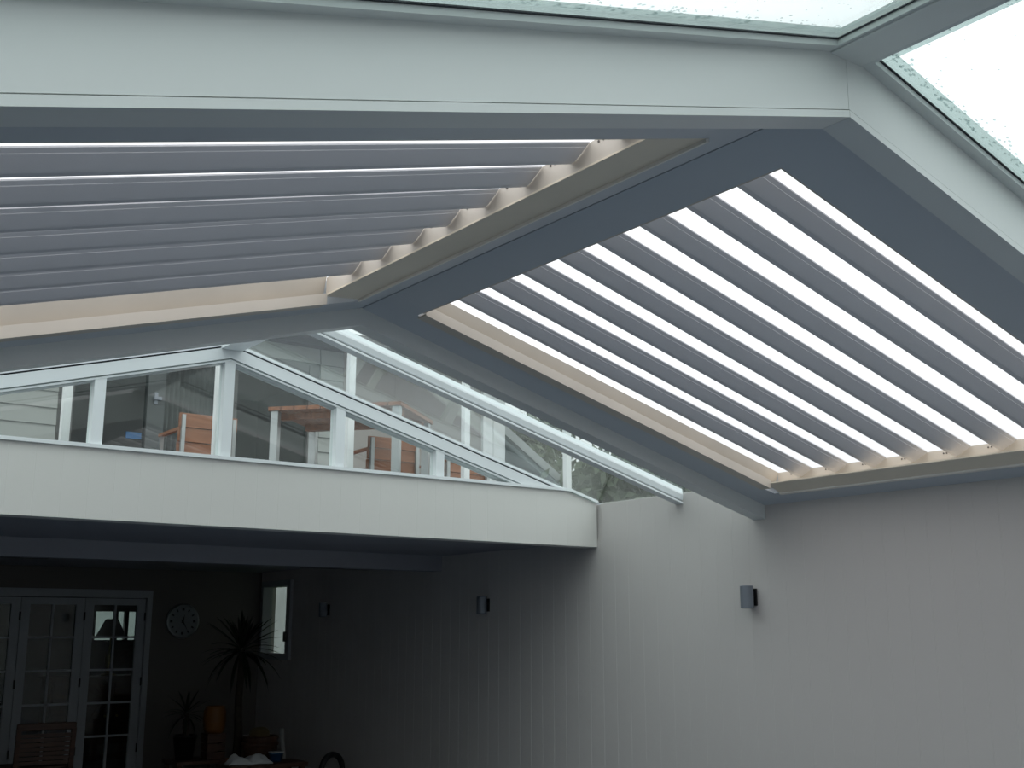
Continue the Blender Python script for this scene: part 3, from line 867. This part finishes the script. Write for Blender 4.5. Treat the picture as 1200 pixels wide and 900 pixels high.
def slab_chair(label, loc, rz):
    r = empty('timber_chair', loc, rz); tag(r, label, 'chair', 'wooden balcony chairs')
    for k in range(4):
        MB().box(-.25, .25, .22 + .012 * k, .245 + .012 * k, .28 + k * .12, .395 + k * .12).build('back_board', M['teakbright'], r)
    for k in range(4):
        MB().box(-.25, .25, -.24 + k * .115, -.13 + k * .115, .40, .425).build('seat_board', M['teakbright'], r)
    for sx in (-.22, .22):
        MB().box(sx - .015, sx + .015, .27, .30, 0, .74).build('back_leg', M['steel'], r)
        MB().box(sx - .015, sx + .015, -.22, -.19, 0, .62).build('front_leg', M['steel'], r)
        MB().box(sx - .02, sx + .02, -.24, .27, .62, .645).build('armrest', M['teakbright'], r)
        MB().box(sx - .012, sx + .012, -.19, .27, .375, .40).build('seat_bearer', M['steel'], r)
    return r
slab_chair('orange timber chair seen through the gable glass behind the centre mullion', (3.585, 9.35, 2.6), math.radians(180))
slab_chair('orange timber chair behind the gable glass, right of the brown plank table', (5.02, 8.72, 2.6), math.radians(178)).scale = (1, 1, .82)
slab_chair('orange timber chair behind the gable glass, nearest the fascia end', (5.60, 8.50, 2.6), math.radians(184)).scale = (1, 1, .66)

# ================================================================== garden outside
gr = struct('ground', 'lawn around the building')
g = MB()
g.box(-60, 60, 17.2, 70, -.16, -.06); g.box(W + .3, 60, -30, 17.2, -.16, -.06); g.box(-60, XLEFT - .3, -30, 17.2, -.16, -.06); g.box(XLEFT - .3, W + .3, -30, YREAR - .3, -.16, -.06)
g.build('lawn', M['grass'], gr)
gw = struct('wall_garden', 'grey garden wall outside the small window')
MB().box(8.95, 9.1, 14.5, 30, -.06, 2.6).build('blockwork', M['garden'], gw)

def tree(label, x, y, h, rad, mat, seed, nleaf=5200, low=.9, top=4.0):
    q = random.Random(seed)
    r = empty('garden_tree', (x, y, -.06)); tag(r, label, 'tree', 'trees beyond the right wall')
    MB().tube([(0, 0, 0), (.1, .05, h * .3), (.0, -.08, h * .6), (.05, .0, h * .85)], [.14, .11, .08, .03], 8).build('trunk', M['bark'], r, True)
    br = MB()
    for k in range(7):
        a = k * 2.4; z0 = h * (.3 + .07 * k)
        br.tube([(0, 0, z0), (rad * .4 * math.cos(a), rad * .4 * math.sin(a), z0 + .35), (rad * .75 * math.cos(a), rad * .75 * math.sin(a), z0 + .6)], [.05, .035, .015], 6)
    br.build('branches', M['bark'], r, True)
    fo = MB()
    cl_ = [(q.gauss(0, .5) * rad, q.gauss(0, .5) * rad, q.uniform(low, h)) for _ in range(60)]
    for i in range(nleaf):
        c = q.choice(cl_)
        p = Vector((c[0] + q.gauss(0, .22), c[1] + q.gauss(0, .22), c[2] + q.gauss(0, .22)))
        if p.z > top: continue
        a = Vector((q.gauss(0, 1), q.gauss(0, 1), q.gauss(0, 1))).normalized()
        bq = a.cross(Vector((q.gauss(0, 1), q.gauss(0, 1), q.gauss(0, 1)))).normalized()
        L, w = q.uniform(.06, .11), q.uniform(.022, .04)
        fo.add([p - a * L, p + bq * w, p + a * L, p - bq * w], [(0, 1, 2, 3)])
    me = bpy.data.meshes.new('foliage'); me.from_pydata(fo.v, [], fo.f); me.materials.append(mat)
    o = place('foliage', me, r); o['kind'] = 'stuff'
    return r
tree('dark leafy tree outside, just past the end of the fascia', 7.75, 8.35, 3.3, .7, M['foliage'], 11, 9000, .9, 3.28)
tree('paler loose tree outside, beside the white corner boards', 8.75, 9.35, 3.7, .7, M['foliage2'], 12, 9000, .9, 3.6)
tree('dark bushy tree outside, farthest to the right', 10.9, 9.5, 3.2, .9, M['foliage'], 13, 8000, .9, 2.95)
tree('tall grey green tree outside, behind the lean-to roof edge', 9.25, 12.55, 4.6, .8, M['foliage2'], 17, 12000, 2.0, 4.55)
